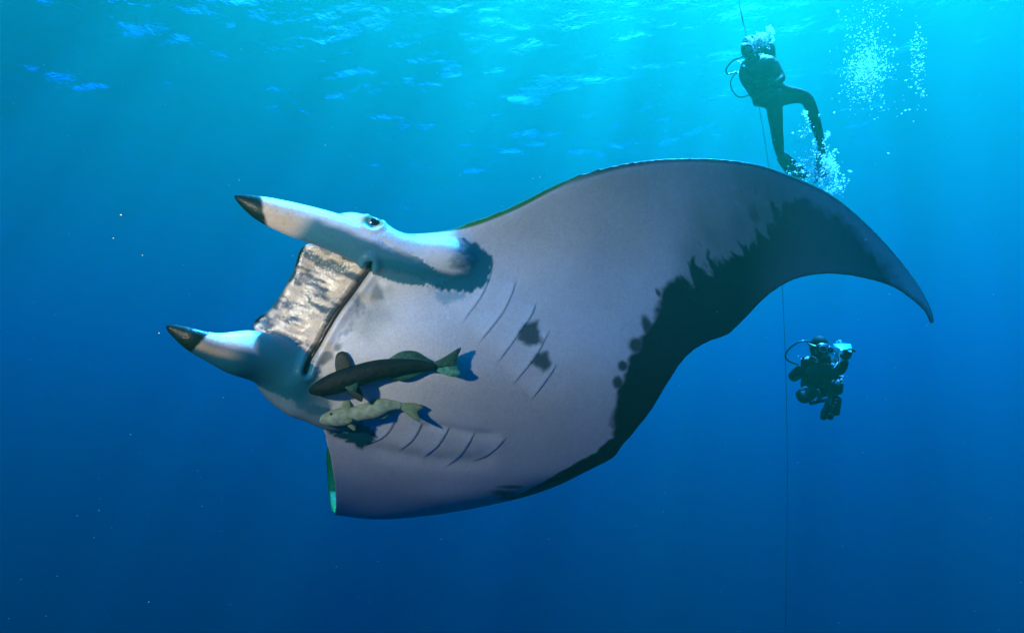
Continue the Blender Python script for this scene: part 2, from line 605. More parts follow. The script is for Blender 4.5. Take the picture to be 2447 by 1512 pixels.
# --- relief: gill flaps, mouth cleft, folds of the lower jaw
push_in = np.zeros(nv)
plates = np.zeros(nv)
for q in gills:
    fine = catmull(np.array(q), 24)
    d, s, f = seg_dist(px, py, fine)
    ends = sstep(0.0, 0.15, f) * sstep(1.0, 0.85, f)
    push_in += 0.0012 * np.exp(-(d / 3.0) ** 2) * ends
    left = (px < np.interp(py, np.sort(fine[:, 1]), fine[np.argsort(fine[:, 1]), 0]))
    push_in -= 0.0042 * np.exp(-(d / 30.0)) * ends * left
    plates = np.maximum(plates, np.exp(-(d / 30.0)) * ends * left)
d, s, f = seg_dist(px, py, catmull(np.array(mouth), 40))
mouth_d = d
push_in += 0.030 * np.exp(-(d / 7.0) ** 2) - 0.012 * np.exp(-((d - 16) / 10) ** 2)
push_in += 0.006 * fbm(px / 60, py / 26, 3) * np.exp(-(d / 70) ** 2) * (px > 560)
trough, _, tf = seg_dist(px, py, catmull(np.array([(850, 1056), (930, 1084), (1030, 1100), (1130, 1104), (1200, 1085)]), 30))
push_in += 0.013 * np.exp(-(trough / 20.0) ** 2) * sstep(0, 0.2, tf) * sstep(1, 0.8, tf)
ridge, _, tf = seg_dist(px, py, catmull(np.array([(985, 1012), (1060, 1022), (1130, 1036), (1205, 1042)]), 30))
push_in += 0.008 * np.exp(-(ridge / 12.0) ** 2) * sstep(0, 0.2, tf) * sstep(1, 0.8, tf)
crease, _, cf = seg_dist(px, py, k5([(560, 440), (760, 540), (900, 640), (1050, 730), (1180, 790)]))
push_in += 0.006 * np.exp(-(crease / 5.0) ** 2) * sstep(0.1, 0.4, cf)
eye_c = k5([(668, 322)])[0]
ed = np.hypot((px - eye_c[0]) / 1.25, py - eye_c[1])
push_in += 0.022 * np.exp(-(ed / 12.0) ** 2) - 0.008 * np.exp(-((ed - 19) / 6.0) ** 2)
left_of_mouth = poly_sd(px, py, k1([(1388, 575), (1290, 730), (1115, 980), (975, 1270), (600, 1150), (560, 960), (640, 900), (760, 760), (880, 560), (920, 380), (1300, 520)]))
strip = sstep(3, -3, left_of_mouth) * (kind == 0)
a = R(24)
tx, ty = px * math.cos(a) + py * math.sin(a), -px * math.sin(a) + py * math.cos(a)
push_in += strip * (0.006 * fbm(tx / 46, ty / 13, 4) + 0.020 * sstep(0, -60, left_of_mouth))
co = co - no * (push_in * np.where(front > 0, 1, 0))[:, None]
body_me.vertices.foreach_set('co', co.ravel())

# --- skin colours, linear
PALE = np.array([0.64, 0.635, 0.61])
DARK = np.array([0.012, 0.022, 0.032])
SLATE_AND_SHADE = np.array([0.014, 0.115, 0.165])  # shoulder pigment, also the blue shade painted under the cephalic fins
OLIVE = np.array([0.040, 0.125, 0.022])
CREAM = np.array([0.74, 0.56, 0.36])
skin = np.tile(PALE, (nv, 1))


def lay(col, a):
    global skin
    a = np.clip(a, 0, 1)[:, None]
    skin = skin * (1 - a) + np.asarray(col) * a


skin *= (0.96 + 0.10 * fbm(px / 90, py / 90, 5) + 0.05 * fbm(px / 9 + 3, py / 9, 3))[:, None]
lay(np.array([0.74, 0.80, 0.80]), plates * 0.6)
# dark hind border of the disc with torn, finger-like edge
border = [(1478, 1100), (1462, 1035), (1468, 975), (1478, 935), (1492, 900), (1503, 858), (1530, 815), (1560, 770), (1572, 735), (1582, 690), (1604, 672), (1640, 668),
          (1668, 640), (1700, 612), (1745, 588), (1790, 572), (1830, 545), (1850, 500), (1880, 470), (1930, 474), (2010, 520), (2090, 600), (2160, 688), (2205, 745), (2240, 800),
          (2300, 900), (1700, 1000), (1500, 1130)]
a = R(-24)
sx, sy = px * math.cos(a) + py * math.sin(a), -px * math.sin(a) + py * math.cos(a)
w_top = sstep(1590, 1660, px)
w_top = w_top * (0.15 + 0.85 * sstep(1930, 1850, px))
wx = sx + 9 * fbm(px / 30, py / 30, 2)
streak = (fbm(wx / 12, sy / 95, 4) * 52 + fbm(wx / 34 + 5, sy / 70, 3) * 46) * w_top + fbm(px / 26, py / 26, 3) * 12
sd = poly_sd(px, py, border)
soft = 9 + 9 * w_top + 14 * sstep(1880, 2000, px)
hind = sstep(soft, -soft, sd + streak)
hind = np.maximum(hind, 0.8 * sstep(0.02, 0.42, fbm(wx / 13 + 9, sy / 80, 4)) * sstep(135, 15, sd) * w_top * sstep(1900, 1820, px))
for bx, by, rx, ry, rot in ((1548, 782, 13, 31, -20), (1523, 826, 22, 19, 20), (1489, 874, 13, 13, 0), (1477, 914, 13, 16, 0), (1573, 700, 5, 12, -30)):
    c, s = math.cos(R(rot)), math.sin(R(rot))
    ex, ey = (px - bx) * c + (py - by) * s, -(px - bx) * s + (py - by) * c
    hind = np.maximum(hind, 0.92 * sstep(1.35, 0.6, np.hypot(ex / rx, ey / ry) + 0.12 * fbm(px / 9, py / 9, 2)))
smoky = sstep(170, 0, sd + 60 * fbm(wx / 40 + 2, sy / 90, 4)) * w_top
hind = np.maximum(hind, 0.55 * smoky)
fade = sstep(1760, 2150, px)                                  # the outer wing is greyer than the border near the tail
lay(DARK * (1 - 0.0 * 1), hind * belly * (1 - fade))
lay(np.array([0.060, 0.105, 0.120]), hind * belly * fade)
# thin dark rim at the leading edge
lead = [(1010, 556), (1110, 546), (1230, 502), (1360, 437), (1500, 395), (1650, 381), (1790, 392), (1900, 426), (2000, 475), (2100, 562), (2186, 662), (2226, 733), (2236, 772)]
d, s, f = seg_dist(px, py, catmull(np.array(lead), 80))
above = d * s                                               # negative beyond the edge of the belly
outer = sstep(2.5, -1.5, above) * (d < 45) * (px > 1000)
lay(DARK, np.maximum(outer, 0.8 * sstep(9, 2, d)) * sstep(1300, 1460, px))
rim_d = d
lay(OLIVE * 1.4, outer * sstep(1480, 1320, px))
outer_rim = outer
# the lower wing's hind band and smudges
d, s, f = seg_dist(px, py, [(1478, 1086), (1440, 1110), (1380, 1133), (1300, 1170), (1230, 1195)])
lay(DARK, sstep(1.1, 0.9, d / (9 + 34 * (1 - f)) + 0.1 * fbm(px / 20, py / 12, 3)) * belly * (pd < 4.3))
for bx, by, rx, ry in ((1222, 1163, 30, 5), (1205, 1177, 38, 7), (1225, 1190, 34, 7)):
    lay(DARK, 0.75 * sstep(1.4, 0.5, np.hypot((px - bx) / rx, (py - by) / ry) + 0.3 * fbm(px / 18, py / 7, 3)) * belly)
# triangular spots on two gill flaps
for tri in (kg([(425, 1010), (510, 990), (535, 1120), (470, 1140), (385, 1100)]), kg([(500, 1180), (565, 1170), (590, 1250), (550, 1290), (470, 1240)])):
    lay(np.array([0.03, 0.05, 0.065]), 0.92 * sstep(7, -7, poly_sd(px, py, tri) + 4 * fbm(px / 8, py / 8, 2)))
# shoulder patch behind the upper cephalic fin
patch = k5([(1500, 560), (1830, 525), (1980, 610), (2140, 730), (2155, 850), (2100, 1020), (2035, 1140), (1960, 1150), (1880, 1225), (1760, 1185), (1600, 1180), (1440, 1150),
            (1380, 1060), (1120, 970), (900, 915), (640, 880), (560, 800), (900, 780), (1300, 820)])
jag = fbm(px / 7, py / 11, 3) * 9
lay(SLATE_AND_SHADE, sstep(3, -3, poly_sd(px, py, patch) + jag) * front)
dust = k5([(1380, 1140), (1480, 1180), (1700, 1195), (1860, 1225), (1700, 1280), (1580, 1350), (1450, 1240)])
lay(SLATE_AND_SHADE * 2.2, 0.55 * sstep(8, -8, poly_sd(px, py, dust) + 14 * fbm(px / 9, py / 9, 3)) * front)
# cephalic fins: painted-in sunlit white above, blue shade and flash-lit cream below; black tips
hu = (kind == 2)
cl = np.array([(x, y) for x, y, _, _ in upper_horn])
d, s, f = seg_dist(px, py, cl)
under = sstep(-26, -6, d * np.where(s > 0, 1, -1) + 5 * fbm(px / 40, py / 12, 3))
lay(np.array([0.74, 0.78, 0.78]), (hu | (kind == 4)) * sstep(1125, 1070, px + 26 * fbm(px / 22, py / 12, 3)) * sstep(10, -6, d * np.where(s > 0, 1, -1)) * 0.9)  # sunlit top and shoulder highlight laid in as lighter colour
lay(SLATE_AND_SHADE * 1.35, hu * under * sstep(660, 740, px + 0.8 * (py - 560)) * 0.95)  # pale skin in blue ambient shade, laid in as teal
lay(CREAM * 0.8, hu * under * sstep(740, 660, px + 0.8 * (py - 560)) * (0.75 + 0.35 * fbm(px / 8, py / 6, 3)))  # flash light under the tip, laid in as cream
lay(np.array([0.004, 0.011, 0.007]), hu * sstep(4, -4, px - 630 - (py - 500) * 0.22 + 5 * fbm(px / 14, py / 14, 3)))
hl = (kind == 3)
cl = np.array([(x, y) for x, y, _, _ in lower_horn])
d, s, f = seg_dist(px, py, cl)
sgn = d * np.where(s > 0, 1, -1)
lay(np.array([0.74, 0.78, 0.78]), hl * sstep(0, -20, sgn) * sstep(625, 600, px))  # sunlit top of the lower fin, laid in as lighter colour
lay(SLATE_AND_SHADE * 1.1, hl * np.maximum(sstep(-20, 2, sgn), sstep(595, 625, px)) * sstep(800, 740, px + (py - 900) * 0.4))
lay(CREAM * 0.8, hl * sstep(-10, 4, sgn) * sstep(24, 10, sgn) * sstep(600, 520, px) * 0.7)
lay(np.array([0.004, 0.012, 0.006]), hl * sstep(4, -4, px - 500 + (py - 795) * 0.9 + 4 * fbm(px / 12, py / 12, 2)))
lay(SLATE_AND_SHADE, (kind == 5) * 0.8)
# mottled strip between the cephalic fins, in front of the mouth
mot = fbm(tx / 62, ty / 20, 4) + 0.25 * fbm(tx / 16, ty / 7, 3)
base = (px - (py - 600) * -0.25 - 700) / 200
lay(CREAM * (1.0 + 0 * 1), strip * 0.9)
lay(np.array([0.028, 0.075, 0.09]), strip * sstep(-0.04, 0.18, mot + 0.48 * np.clip((775 - px) / 110, -0.3, 1) * sstep(800, 620, py)) * 0.9)
lay(np.array([0.22, 0.21, 0.24]), strip * sstep(0.1, 0.45, fbm(tx / 30 + 40, ty / 5, 3)) * 0.6)
face_edge = [(722, 578), (712, 610), (690, 652), (668, 692), (643, 728), (620, 755), (597, 774)]
d, s, f = seg_dist(px, py, face_edge)
lay(np.array([0.004, 0.008, 0.012]), sstep(14, 5, d + 2.5 * fbm(px / 12, py / 12, 2)) * (kind <= 1))
# lower jaw: cream folds beside the mouth, greyish stains
jaw = np.exp(-((mouth_d - 34) / 30) ** 2) * (left_of_mouth > 0) * (kind == 0) * (px < 1040)
lay(CREAM, jaw * sstep(-0.15, 0.45, fbm(px / 34 + 4, py / 34, 4)) * 0.8)
lay(np.array([0.10, 0.15, 0.17]), jaw * sstep(0.1, 0.4, fbm(px / 26 + 30, py / 34 + 7, 4)) * 0.8)
spot = k1([(1400, 740), (1430, 690), (1470, 740), (1480, 800), (1390, 800)])
lay(np.array([0.10, 0.14, 0.16]), 0.7 * sstep(6, -6, poly_sd(px, py, spot)))
lay(np.array([0.16, 0.19, 0.19]), 0.5 * sstep(40, -20, poly_sd(px, py, k1([(1250, 860), (1450, 780), (1500, 900), (1380, 1010), (1260, 960)])) + 20 * fbm(px / 30, py / 30, 3)) * (kind == 0))
lay(np.array([0.012, 0.010, 0.009]), np.exp(-(mouth_d / 3.5) ** 2))
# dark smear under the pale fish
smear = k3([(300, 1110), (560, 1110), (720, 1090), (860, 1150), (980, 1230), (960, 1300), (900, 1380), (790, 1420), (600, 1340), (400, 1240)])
lay(SLATE_AND_SHADE * 0.6, sstep(6, -5, poly_sd(px, py, smear) + 8 * fbm(px / 9, py / 5, 3)) * (kind == 0) * (pd < 3.6))
lay(SLATE_AND_SHADE, 0.8 * sstep(10, -8, poly_sd(px, py, k3([(-60, 560), (120, 600), (330, 780), (430, 870), (400, 960), (250, 1010), (-60, 900)])) + 10 * fbm(px / 18, py / 12, 3)) * (pd < 3.4))
# eye ring
lay(OLIVE * 2.2, np.exp(-((ed - 15) / 9.0) ** 2) * front * 0.8 * (py < eye_c[1] + 8))
# gill slit edges, back
for q in gills:
    d, s, f = seg_dist(px, py, catmull(np.array(q), 24))
    lay(DARK * 3, np.exp(-(d / 1.6) ** 2) * 0.25 * sstep(0, 0.1, f) * sstep(1, 0.9, f))
back = ((kind == 1) | ((kind == 0) & (facing < -0.2)))
lay(OLIVE * (1 + 0.0), back.astype(float))
lay(DARK, back * sstep(60, 20, rim_d) * sstep(1320, 1480, px))
lay(OLIVE * 1.3, ((kind == 4) & (facing < 0.35)).astype(float) * 0.7)
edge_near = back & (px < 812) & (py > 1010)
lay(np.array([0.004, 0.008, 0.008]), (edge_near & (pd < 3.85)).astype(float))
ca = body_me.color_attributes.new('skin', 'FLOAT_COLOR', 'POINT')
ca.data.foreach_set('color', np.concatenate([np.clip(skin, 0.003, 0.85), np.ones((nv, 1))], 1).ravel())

wa = body_me.attributes.new('wet', 'FLOAT', 'POINT')
wa.data.foreach_set('value', np.clip(strip + 0.8 * jaw + 0.35 * (hu | hl), 0, 1))
nt = M_RAY.node_tree
wn, wr, ws = nt.nodes.new('ShaderNodeAttribute'), nt.nodes.new('ShaderNodeMapRange'), nt.nodes.new('ShaderNodeMapRange')
wn.attribute_name = 'wet'
wr.inputs['To Min'].default_value, wr.inputs['To Max'].default_value = 0.45, 0.24
ws.inputs['To Min'].default_value, ws.inputs['To Max'].default_value = 0.10, 0.55
nt.links.new(wn.outputs['Fac'], wr.inputs['Value'])
nt.links.new(wn.outputs['Fac'], ws.inputs['Value'])
nt.links.new(wr.outputs[0], nt.nodes['Principled BSDF'].inputs['Roughness'])
nt.links.new(ws.outputs[0], nt.nodes['Principled BSDF'].inputs['Specular IOR Level'])

ray = tag(empty('manta_ray', P(1100, 850, 3.2)), 'huge pale-bellied manta ray with black-tipped head fins and dark hind border', 'ray')
bpy.context.view_layer.update()
body = link('body', body_me, M_RAY, ray)
tree = BVHTree.FromPolygons([tuple(p) for p in co], [tuple(p.vertices) for p in body_me.polygons])


def hit(x, y):
    """Distance along the view axis to the ray's skin behind a pixel."""
    dr = P(x, y, 1.0)
    h = tree.ray_cast(Vector((0, 0, 0)), Vector(dr).normalized())
    return None if h[0] is None else float(project(np.array(h[0]))[2])


for q in gills:
    fine = catmull(np.array(q), 22)
    pts, rad = [], []
    for k, (x, y) in enumerate(fine):
        d = hit(x, y)
        if d is None:
            continue
        pts.append(P(x, y, d - 0.0005))
        rad.append(0.0004 * (math.sin(math.pi * (0.08 + 0.84 * k / 21)) ** 0.6))
    v, f = tube(pts, rad, seg=6)
    link('gill_slit', mesh_np('gill_slit', v, f), M_SLIT, ray)
pts, rad = [], []
fine = catmull(np.array(mouth), 40)
for k, (x, y) in enumerate(fine):
    d = hit(x, y)
    pts.append(P(x, y, d - 0.003))
    rad.append(0.0035 + 0.0075 * math.sin(math.pi * (0.06 + 0.9 * k / 39)) ** 0.8)
v, f = tube(pts, rad, seg=10)
link('mouth', mesh_np('mouth', v, f), M_LIP, ray)
d = hit(*eye_c)
ex = CAM @ np.array([1, -0.28, 0.0]) * 0.031
ey = CAM @ np.array([0.28, 1, 0.0]) * 0.020
ez = CAM @ np.array([0, 0, 1.0]) * 0.011
v, f = ellipsoid(P(eye_c[0], eye_c[1], d + 0.003), [ex, ey, ez])
link('eye', mesh_np('eye', v, f), M_EYE, ray)

# ------------------------------------------------------------------ the two remoras on the belly
def plate(name, outline, thick, mat, parent, bulge=0.0, ridges=0, base=None):
    """A fin: an outline of 3-D points filled, with its own thickness that thins to the rim."""
    o = np.asarray(outline, float)
    n = len(o)
    c = o.mean(0)
    nrm = np.zeros(3)
    for k in range(n):
        nrm += np.cross(o[k] - c, o[(k + 1) % n] - c)
    nrm /= np.linalg.norm(nrm)
    if base is not None:
        c = np.asarray(base, float)            # rays fan out from the root of the fin
    rings = [1.0, 0.72, 0.4]
    vs, fs = [], []
    for sgn in (1, -1):
        for r, t in zip(rings, (0.12, 0.75, 1.0)):
            q = c + (o - c) * r
            wob = np.array([(1 if k % 2 else -1) for k in range(n)])[:, None] * ridges * (r if base is not None else 1.2 - r)
            vs.append(q + nrm * (sgn * thick * 0.5 * t + bulge * (1 - r)) + nrm * wob * sgn)
        vs.append([c + nrm * (sgn * thick * 0.5 + bulge)])
    v = np.concatenate(vs)
    half = 3 * n + 1
    for h in (0, 1):
        b = h * half
        for ring in range(2):
            for k in range(n):
                k2_ = (k + 1) % n
                q = (b + ring * n + k, b + ring * n + k2_, b + (ring + 1) * n + k2_, b + (ring + 1) * n + k)
                fs.append(q if h == 0 else q[::-1])
        for k in range(n):
            q = (b + 2 * n + k, b + 2 * n + (k + 1) % n, b + 3 * n)
            fs.append(q if h == 0 else q[::-1])
    for k in range(n):
        k2_ = (k + 1) % n
        fs.append((k2_, k, half + k, half + k2_))
    return link(name, fix_normals(mesh_np(name, v, fs)), mat, parent)


def fish(name, label, spine, tail, fins, eye, to_px, body_mat, fin_mats, lift, eye_mat):
    """spine: (x, y, half width) read off a crop; everything floats `lift` above the ray's skin."""
    sp = to_px([(x, y) for x, y, w in spine])
    unit = 0.1921 / 1.02166
    x_a, x_b = sp[1][0], sp[-1][0]
    da = min(filter(None, (hit(*sp[2]), hit(*sp[3]))))
    db = hit(*sp[-1])
    lo = [hit(*q) for q in sp[2:]]
    slope = (db - da) / (x_b - x_a)
    off = min(h - (da + slope * (q[0] - x_a)) for h, q in zip(lo, sp[2:]) if h)

    def dep(x):
        return da + slope * (x - x_a) + min(off, 0) - lift
    wide = max(w for _, _, w in spine) * unit * da / FPX
    path = [P(x, y, dep(x) - 0.6 * wide) for x, y in sp]
    rad = [1.25 * w * unit * dep(q[0]) / FPX for (_, _, w), q in zip(spine, sp)]
    root = tag(empty(name, path[0]), label, 'fish', 'remoras riding on the ray')
    bpy.context.view_layer.update()
    v, f = tube(path, rad, seg=22, n=48, up=CAM @ np.array([0, 0, 1.0]), flat=0.72)
    link('body', fix_normals(mesh_np('body', v, f)), body_mat, root)
    for part, pts, mat, dz, th, bl in fins + [tail]:
        o = catmull(np.array(to_px(pts) + to_px(pts)[:1]), len(pts) * 6 + 1)[:-1]
        o3 = [P(x, y, dep(x) - 0.6 * wide + dz) for x, y in o]
        plate(part, o3, th, fin_mats[mat], root, bl, ridges=0.0022, base=o3[0] * 0.45 + o3[-6] * 0.45 + np.mean(o3, 0) * 0.1)
    for (x, y), r in eye:
        q = to_px([(x, y)])[0]
        dd = dep(q[0]) - 0.6 * wide - 0.62 * rad[3]
        v, f = ellipsoid(P(q[0], q[1], dd), np.stack([CAM @ np.array([r, 0, 0]), CAM @ np.array([0, r, 0]), CAM @ np.array([0, 0, r * 0.8])]), 12, 8)
        link('eye', mesh_np('eye', v, f), eye_mat, root)
    return root


M_RD = material('dark_fish_skin', (0.004, 0.005, 0.005), rough=0.6, vary=0.9, scale=45, bump=0.006, spec=0.15)
M_RDF = material('dark_fish_fin', (0.030, 0.030, 0.020), rough=0.5, vary=0.6, scale=70, trans=0.35)
M_RGF = material('green_fish_fin', (0.045, 0.15, 0.10), rough=0.45, vary=0.5, scale=60, trans=0.45)
M_RGL = material('light_green_fin', (0.14, 0.48, 0.32), rough=0.45, vary=0.5, scale=60, trans=0.45)
M_RP = material('pale_fish_skin', (0.24, 0.31, 0.21), rough=0.5, vary=0.28, scale=40, bump=0.004, spec=0.25)
M_RPF = material('pale_fish_fin', (0.24, 0.36, 0.20), rough=0.5, vary=0.2, scale=50, trans=0.3)

fish('remora', 'blackish remora with green tail fin lying across the pale belly by the mouth',
     [(128, 695, 14), (150, 694, 34), (205, 682, 62), (300, 655, 88), (420, 615, 108), (560, 565, 112), (700, 520, 112), (900, 455, 106), (1100, 418, 100), (1300, 392, 82), (1500, 378, 62), (1640, 385, 48), (1740, 398, 40)],
     ('tail_fin', [(1700, 340), (1850, 265), (2055, 145), (2015, 270), (1990, 370), (1880, 385), (1740, 400)], 0, 0.0, 0.012, 0.0),
     [('tail_fin', [(1700, 430), (1740, 395), (1880, 380), (1988, 365), (2020, 430), (2048, 475), (1960, 520), (1850, 490)], 1, 0.006, 0.012, 0.0),
      ('dorsal_fin', [(1100, 330), (1180, 262), (1280, 205), (1400, 184), (1500, 202), (1590, 262), (1690, 335), (1500, 355), (1300, 340)], 0, 0.012, 0.010, 0.0),
      ('anal_fin', [(1120, 500), (1180, 545), (1290, 565), (1420, 540), (1560, 480), (1690, 425), (1500, 410), (1300, 450)], 0, 0.014, 0.010, 0.0),
      ('pectoral_fin', [(475, 470), (458, 380), (462, 290), (485, 225), (540, 195), (600, 212), (645, 285), (656, 365), (630, 440), (590, 500), (520, 510)], 2, 0.004, 0.004, 0.0),
      ('pectoral_fin', [(600, 660), (640, 740), (720, 800), (795, 832), (815, 780), (800, 710), (760, 650), (680, 620)], 2, 0.004, 0.004, 0.0),
      ('pelvic_fin', [(580, 648), (660, 625), (742, 588), (740, 650), (715, 700), (680, 716), (620, 690)], 0, -0.052, 0.009, 0.0)],
     [], k3, M_RD, (M_RGF, M_RGL, M_RDF), 0.0, M_EYE)
fish('remora', 'smaller pale greenish remora lying below the blackish one near the lower head fin',
     [(262, 1078, 12), (285, 1072, 36), (340, 1056, 62), (450, 1040, 84), (560, 1024, 92), (700, 998, 80), (850, 960, 82), (960, 930, 92), (1060, 895, 84), (1150, 880, 62), (1220, 880, 46), (1290, 890, 36)],
     ('tail_fin', [(1250, 862), (1370, 850), (1500, 858), (1575, 905), (1525, 935), (1500, 965), (1520, 1020), (1545, 1092), (1440, 1045), (1330, 960), (1260, 905)], 0, 0.0, 0.010, 0.0),
     [('dorsal_fin', [(930, 880), (1020, 825), (1120, 802), (1200, 822), (1260, 862), (1150, 880), (1040, 880)], 0, 0.010, 0.009, 0.0),
      ('anal_fin', [(880, 1000), (980, 1040), (1080, 1045), (1150, 985), (1230, 915), (1120, 900), (1000, 940)], 0, 0.010, 0.009, 0.0),
      ('pectoral_fin', [(510, 960), (540, 870), (590, 805), (625, 806), (648, 850), (650, 930), (600, 970)], 0, 0.004, 0.008, 0.0),
      ('pectoral_fin', [(570, 1095), (620, 1150), (700, 1202), (718, 1150), (708, 1105), (660, 1070)], 0, 0.002, 0.008, 0.0),
      ('pelvic_fin', [(575, 1085), (620, 1040), (668, 1050), (672, 1085), (640, 1105), (600, 1110)], 0, -0.045, 0.008, 0.0)],
     [((405, 990), 0.006)], k3, M_RP, (M_RPF,), 0.004, M_EYE)

# ------------------------------------------------------------------ divers
def skinned(name, joints, edges, root, mat, parent, levels=2):
    """A body grown as one surface over a skeleton: joints name -> (point, radius)."""
    names = list(joints)
    me = bpy.data.meshes.new(name + '_bones')
    me.from_pydata([tuple(map(float, joints[k][0])) for k in names], [(names.index(a), names.index(b)) for a, b in edges], [])
    o = bpy.data.objects.new(name + '_bones', me)
    C.objects.link(o)
    md = o.modifiers.new('skin', 'SKIN')
    md.use_smooth_shade = True
    for k, n in enumerate(names):
        r = joints[n][1]
        me.skin_vertices[0].data[k].radius = (r, r)
        me.skin_vertices[0].data[k].use_root = n == root
    sb = o.modifiers.new('sub', 'SUBSURF')
    sb.levels = sb.render_levels = levels
    d = bpy.context.evaluated_depsgraph_get()
    res = bpy.data.meshes.new_from_object(o.evaluated_get(d))
    bpy.data.objects.remove(o)
    bpy.data.meshes.remove(me)
    res.materials.clear()
    return link(name, res, mat, parent)


def glove(parent, wrist, toward, palm_n, s=1.0):
    """Gloved hand: palm and five separate bent fingers."""
    w, t, n = (np.asarray(a, float) for a in (wrist, toward, palm_n))
    t = t - w
    t /= np.linalg.norm(t)
    n = n - t * n.dot(t)
    n /= np.linalg.norm(n)
    a = np.cross(t, n)
    parts = [ellipsoid(w + t * 0.05 * s, [t * 0.058 * s, a * 0.046 * s, n * 0.020 * s], 12, 8)]
    for k, (off, ln) in enumerate(((-0.034, 0.070), (-0.012, 0.082), (0.012, 0.078), (0.034, 0.060))):
        b = w + t * 0.085 * s + a * off * s
        q = [b, b + t * ln * 0.45 * s + n * 0.008 * s, b + t * ln * 0.75 * s + n * 0.030 * s, b + t * ln * 0.8 * s + n * 0.052 * s]
        parts.append(tube(q, np.array([0.011, 0.0105, 0.0095, 0.007]) * s, seg=8, n=9, up=a))
    b = w + t * 0.03 * s - a * 0.038 * s
    q = [b, b - a * 0.028 * s + t * 0.022 * s + n * 0.012 * s, b - a * 0.036 * s + t * 0.055 * s + n * 0.026 * s]
    parts.append(tube(q, np.array([0.013, 0.0115, 0.008]) * s, seg=8, n=8, up=n))
    v, f = join(parts)
    return link('glove', fix_normals(mesh_np('glove', v, f)), M_NEO, parent)


def part(name, vf, mat, parent):
    v, f = vf
    return link(name, fix_normals(mesh_np(name, v, f)), mat, parent)


def vest(name, path, radii, parent, mat, flat=0.75, lumps=0.012):
    v, f = tube(path, radii, seg=40, n=40, up=CAM @ np.array([0, 0, 1.0]), flat=flat)
    c = v.mean(0)
    px_, py_, _ = project(v)
    dirn = v - c
    dirn /= np.linalg.norm(dirn, axis=1)[:, None] + 1e-9
    v = v + dirn * (lumps * (fbm(px_ / 9, py_ / 9, 3) + np.sign(np.sin(py_ / 5.0)) * 0.25))[:, None]
    return part(name, (v, f), mat, parent)


def mask_part(parent, c, right, up_, fwd, s=1.0):
    """Dive mask: soft skirt, frame and two panes on the face."""
    right, up_, fwd = (np.asarray(a, float) for a in (right, up_, fwd))
    sk = part('mask', join([ellipsoid(c, [right * 0.085 * s, up_ * 0.052 * s, fwd * 0.045 * s], 18, 10),
                            tube([c + right * 0.07 * s - fwd * 0.01, c + right * 0.11 * s - fwd * 0.07, c + right * 0.09 * s - fwd * 0.15], [0.012, 0.012, 0.012], seg=8, up=up_, n=10),
                            tube([c - right * 0.07 * s - fwd * 0.01, c - right * 0.11 * s - fwd * 0.07, c - right * 0.09 * s - fwd * 0.15], [0.012, 0.012, 0.012], seg=8, up=up_, n=10)]), M_RUB, parent)
    for sg in (-1, 1):
        g = part('pane', ellipsoid(c + right * 0.038 * s * sg + fwd * 0.034 * s, [right * 0.034 * s, up_ * 0.030 * s, fwd * 0.010 * s], 14, 8), M_GLASS, sk)
        r_ = [c + fwd * 0.042 * s + right * (0.038 * sg + 0.036 * math.cos(t)) * s + up_ * 0.032 * math.sin(t) * s for t in np.linspace(0, 2 * math.pi, 20)]
        part('frame', tube(r_, [0.004 * s] * 20, seg=6, up=fwd, capped=False), M_METAL, sk)
    return sk


def regulator(parent, c, fwd):
    fwd = np.asarray(fwd, float)
    up_ = CAM @ np.array([0, 1.0, 0])
    a = np.cross(fwd, up_)
    return part('regulator', join([tube([c, c + fwd * 0.03, c + fwd * 0.055, c + fwd * 0.06], [0.028, 0.040, 0.036, 0.018], seg=18, up=up_),
                                   tube([c + a * 0.02 - up_ * 0.02, c + a * 0.06 - up_ * 0.05 + fwd * 0.01], [0.016, 0.012], seg=10, up=fwd),
                                   tube([c - a * 0.02 - up_ * 0.02, c - a * 0.06 - up_ * 0.05 + fwd * 0.01], [0.016, 0.012], seg=10, up=fwd)]), M_RUB, parent)


def tank(parent, a, b, r):
    a, b = np.asarray(a, float), np.asarray(b, float)
    t = (b - a) / np.linalg.norm(b - a)
    L = np.linalg.norm(b - a)
    prof = [(0.0, 0.25), (0.01, 0.6), (0.04, 0.9), (0.08, 1.0), (L - 0.06, 1.0), (L - 0.02, 0.96), (L, 0.8)]
    o = part('tank', tube([a + t * z for z, k in prof], [r * k for z, k in prof], seg=24), M_TANK, parent)
    part('tank_valve', join([tube([a - t * 0.05, a + t * 0.01], [0.018, 0.022], seg=12), tube([a - t * 0.04 - np.array([0.06, 0, 0]), a - t * 0.04 + np.array([0.05, 0, 0])], [0.016, 0.016], seg=10)]), M_METAL, o)
    return o


def hose(parent, pts, r=0.009):
    v, f = tube(pts, [r] * len(pts), seg=8, n=10 * len(pts), up=CAM @ np.array([0.1, 0.2, 1.0]))
    return part('hose', (v, f), M_RUB, parent)


